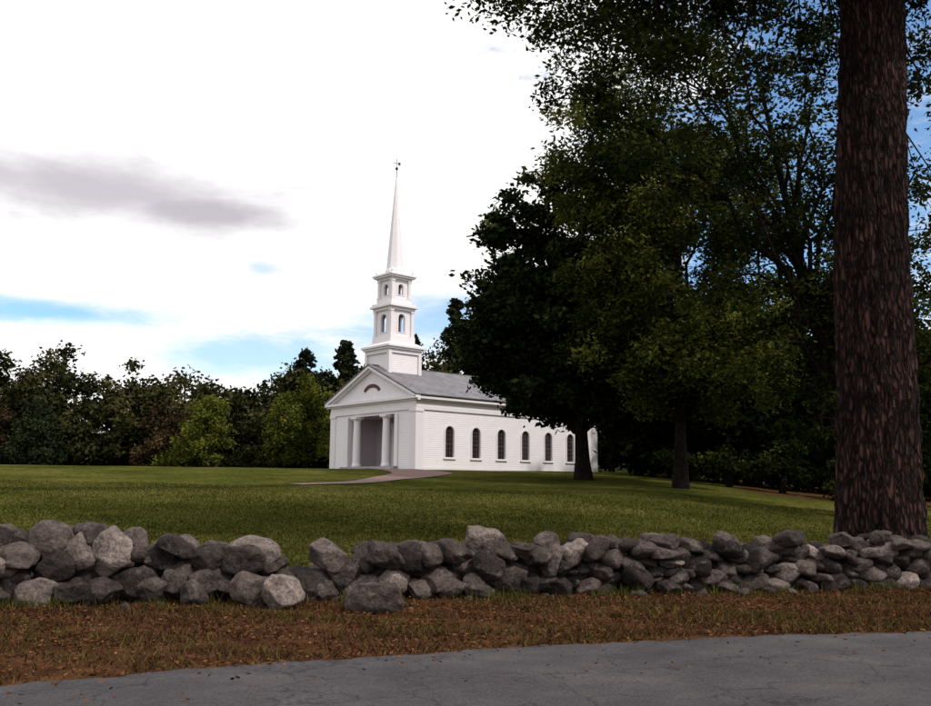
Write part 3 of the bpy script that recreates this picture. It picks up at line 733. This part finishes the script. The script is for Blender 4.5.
dens=.5+.5*np.sin(x*2.3+1.7*np.sin(y*1.3+1))*np.sin(y*3.3+x*.7); k=rng.random(n)<.12+.88*dens**2; x,y=x[k],y[k]
n2=12000; x2=rng.normal(5.5,4.2,n2); y2=rng.normal(19.5,2.6,n2); k=y2>wall_y(x2)+.5; x2,y2=x2[k],y2[k]
n3=420; x3=rng.uniform(-7,9,n3); y3=road_edge(x3)-rng.random(n3)**2.5*2
x=np.concatenate([x,x2,x3]); y=np.concatenate([y,y2,y3])
zz=H(x,y)+.018+rng.random(len(x))*.03; zz[-n3:]=.058
C=np.stack([x,y,zz],1)
V,F=leaf_mesh(C,.028,rng,.6); V=V.reshape(-1,4,3); V[:,:,2]=C[:,None,2]+(V[:,:,2]-C[:,None,2])*.45; V=V.reshape(-1,3)
mesh_obj('fallen_leaves',V,F,ML_litter,attrs={'tint':np.repeat(np.clip(rng.normal(.45,.3,len(x)),0,1),4)})

# ------------------------------------------------------------------ sky & sun
world=bpy.data.worlds.new("World"); scene.world=world; world.use_nodes=True
nt=world.node_tree; nt.nodes.clear()
out=nt.nodes.new('ShaderNodeOutputWorld'); bg=nt.nodes.new('ShaderNodeBackground'); bg.inputs['Strength'].default_value=.1
L(nt,bg.outputs[0],out.inputs[0])
sunaz=math.atan2(.78,-.62); sunel=math.radians(48)
sky=nt.nodes.new('ShaderNodeTexSky'); sky.sky_type='NISHITA'; sky.sun_disc=False; sky.sun_elevation=sunel; sky.sun_rotation=sunaz
tc=nt.nodes.new('ShaderNodeTexCoord'); D=tc.outputs['Generated']
nzw=N(nt,'ShaderNodeTexNoise'); nzw.inputs['Scale'].default_value=7; nzw.inputs['Detail'].default_value=6; nzw.inputs['Roughness'].default_value=.62
mpw=N(nt,'ShaderNodeMapping'); mpw.inputs['Scale'].default_value=(1,1,3.0); L(nt,D,mpw.inputs[0]); L(nt,mpw.outputs[0],nzw.inputs[0])
def blob(c,hx,hz,soft=.5,amt=.7):
    c=Vector(c).normalized()
    s=N(nt,'ShaderNodeVectorMath',operation='SUBTRACT'); L(nt,D,s.inputs[0]); s.inputs[1].default_value=c
    m=N(nt,'ShaderNodeVectorMath',operation='MULTIPLY'); L(nt,s.outputs[0],m.inputs[0]); m.inputs[1].default_value=(1/hx,.5/hx,1/hz)
    l=N(nt,'ShaderNodeVectorMath',operation='LENGTH'); L(nt,m.outputs[0],l.inputs[0])
    nn=N(nt,'ShaderNodeMath',operation='MULTIPLY_ADD'); L(nt,nzw.outputs['Fac'],nn.inputs[0]); nn.inputs[1].default_value=amt*4; nn.inputs[2].default_value=-amt*2
    a=N(nt,'ShaderNodeMath',operation='ADD'); L(nt,l.outputs['Value'],a.inputs[0]); L(nt,nn.outputs[0],a.inputs[1])
    mr=N(nt,'ShaderNodeMapRange',interpolation_type='SMOOTHSTEP'); L(nt,a.outputs[0],mr.inputs[0])
    mr.inputs[1].default_value=1-soft; mr.inputs[2].default_value=1+soft; mr.inputs[3].default_value=1; mr.inputs[4].default_value=0
    return mr.outputs[0]
def mx_(a,b,op='MAXIMUM'):
    m=N(nt,'ShaderNodeMath',operation=op); 
    for s,v in ((m.inputs[0],a),(m.inputs[1],b)):
        if isinstance(v,(int,float)): s.default_value=v
        else: L(nt,v,s)
    return m.outputs[0]
b=blob((-.395,.9,.172),.075,.011,.8,.8)
b=mx_(b,mx_(blob((-.223,.965,.138),.080,.018,.8,1.0),.8,'MULTIPLY'))
b=mx_(b,mx_(blob((-.02,.983,.182),.085,.030,.8,1.0),.85,'MULTIPLY'))
b=mx_(b,mx_(blob((-.216,.947,.23),.014,.006,.9,.8),.5,'MULTIPLY'))
b=mx_(b,blob((.34,.88,.33),.17,.26,.5,.9))
g1=blob((-.36,.885,.296),.13,.026,.75,.5)
g2=blob((-.275,.915,.283),.080,.018,.75,.5)
g3=blob((-.47,.84,.298),.10,.018,.8,.45)
grey=mx_(mx_(g1,.9,'MULTIPLY'),mx_(g2,mx_(g3,.85,'MULTIPLY')))
cw=ramp(nt,[(.28,(10.3,10.1,10.4)),(.45,(11.6,11.5,11.5))],nzw.outputs['Fac'])
skyb=mixc(nt,1.0,sky.outputs[0],(1.35,1.68,1.9),'MULTIPLY')
c=mixc(nt,b,cw.outputs[0],skyb)
c=mixc(nt,mx_(grey,.9,'MULTIPLY'),c,(5.3,4.9,5.5))
L(nt,c,bg.inputs[0])
sd=bpy.data.lights.new('sun','SUN'); sd.energy=2.9; sd.angle=math.radians(3); sd.color=(1,.94,.86)
so=bpy.data.objects.new('sun',sd); COL.objects.link(so)
dirv=Vector((math.sin(sunaz)*math.cos(sunel),math.cos(sunaz)*math.cos(sunel),math.sin(sunel)))
so.rotation_euler=dirv.to_track_quat('Z','Y').to_euler()

# ------------------------------------------------------------------ camera
cd=bpy.data.cameras.new('camera'); cd.sensor_width=36; cd.lens=35.5; cd.clip_end=6000; cd.clip_start=.1
co=bpy.data.objects.new('camera',cd); COL.objects.link(co); co.location=(0,0,1.6)
co.rotation_euler=(math.radians(90+8.49),math.radians(-.4),0)
scene.camera=co
scene.view_settings.view_transform='Standard'; scene.view_settings.look='None'; scene.view_settings.exposure=0
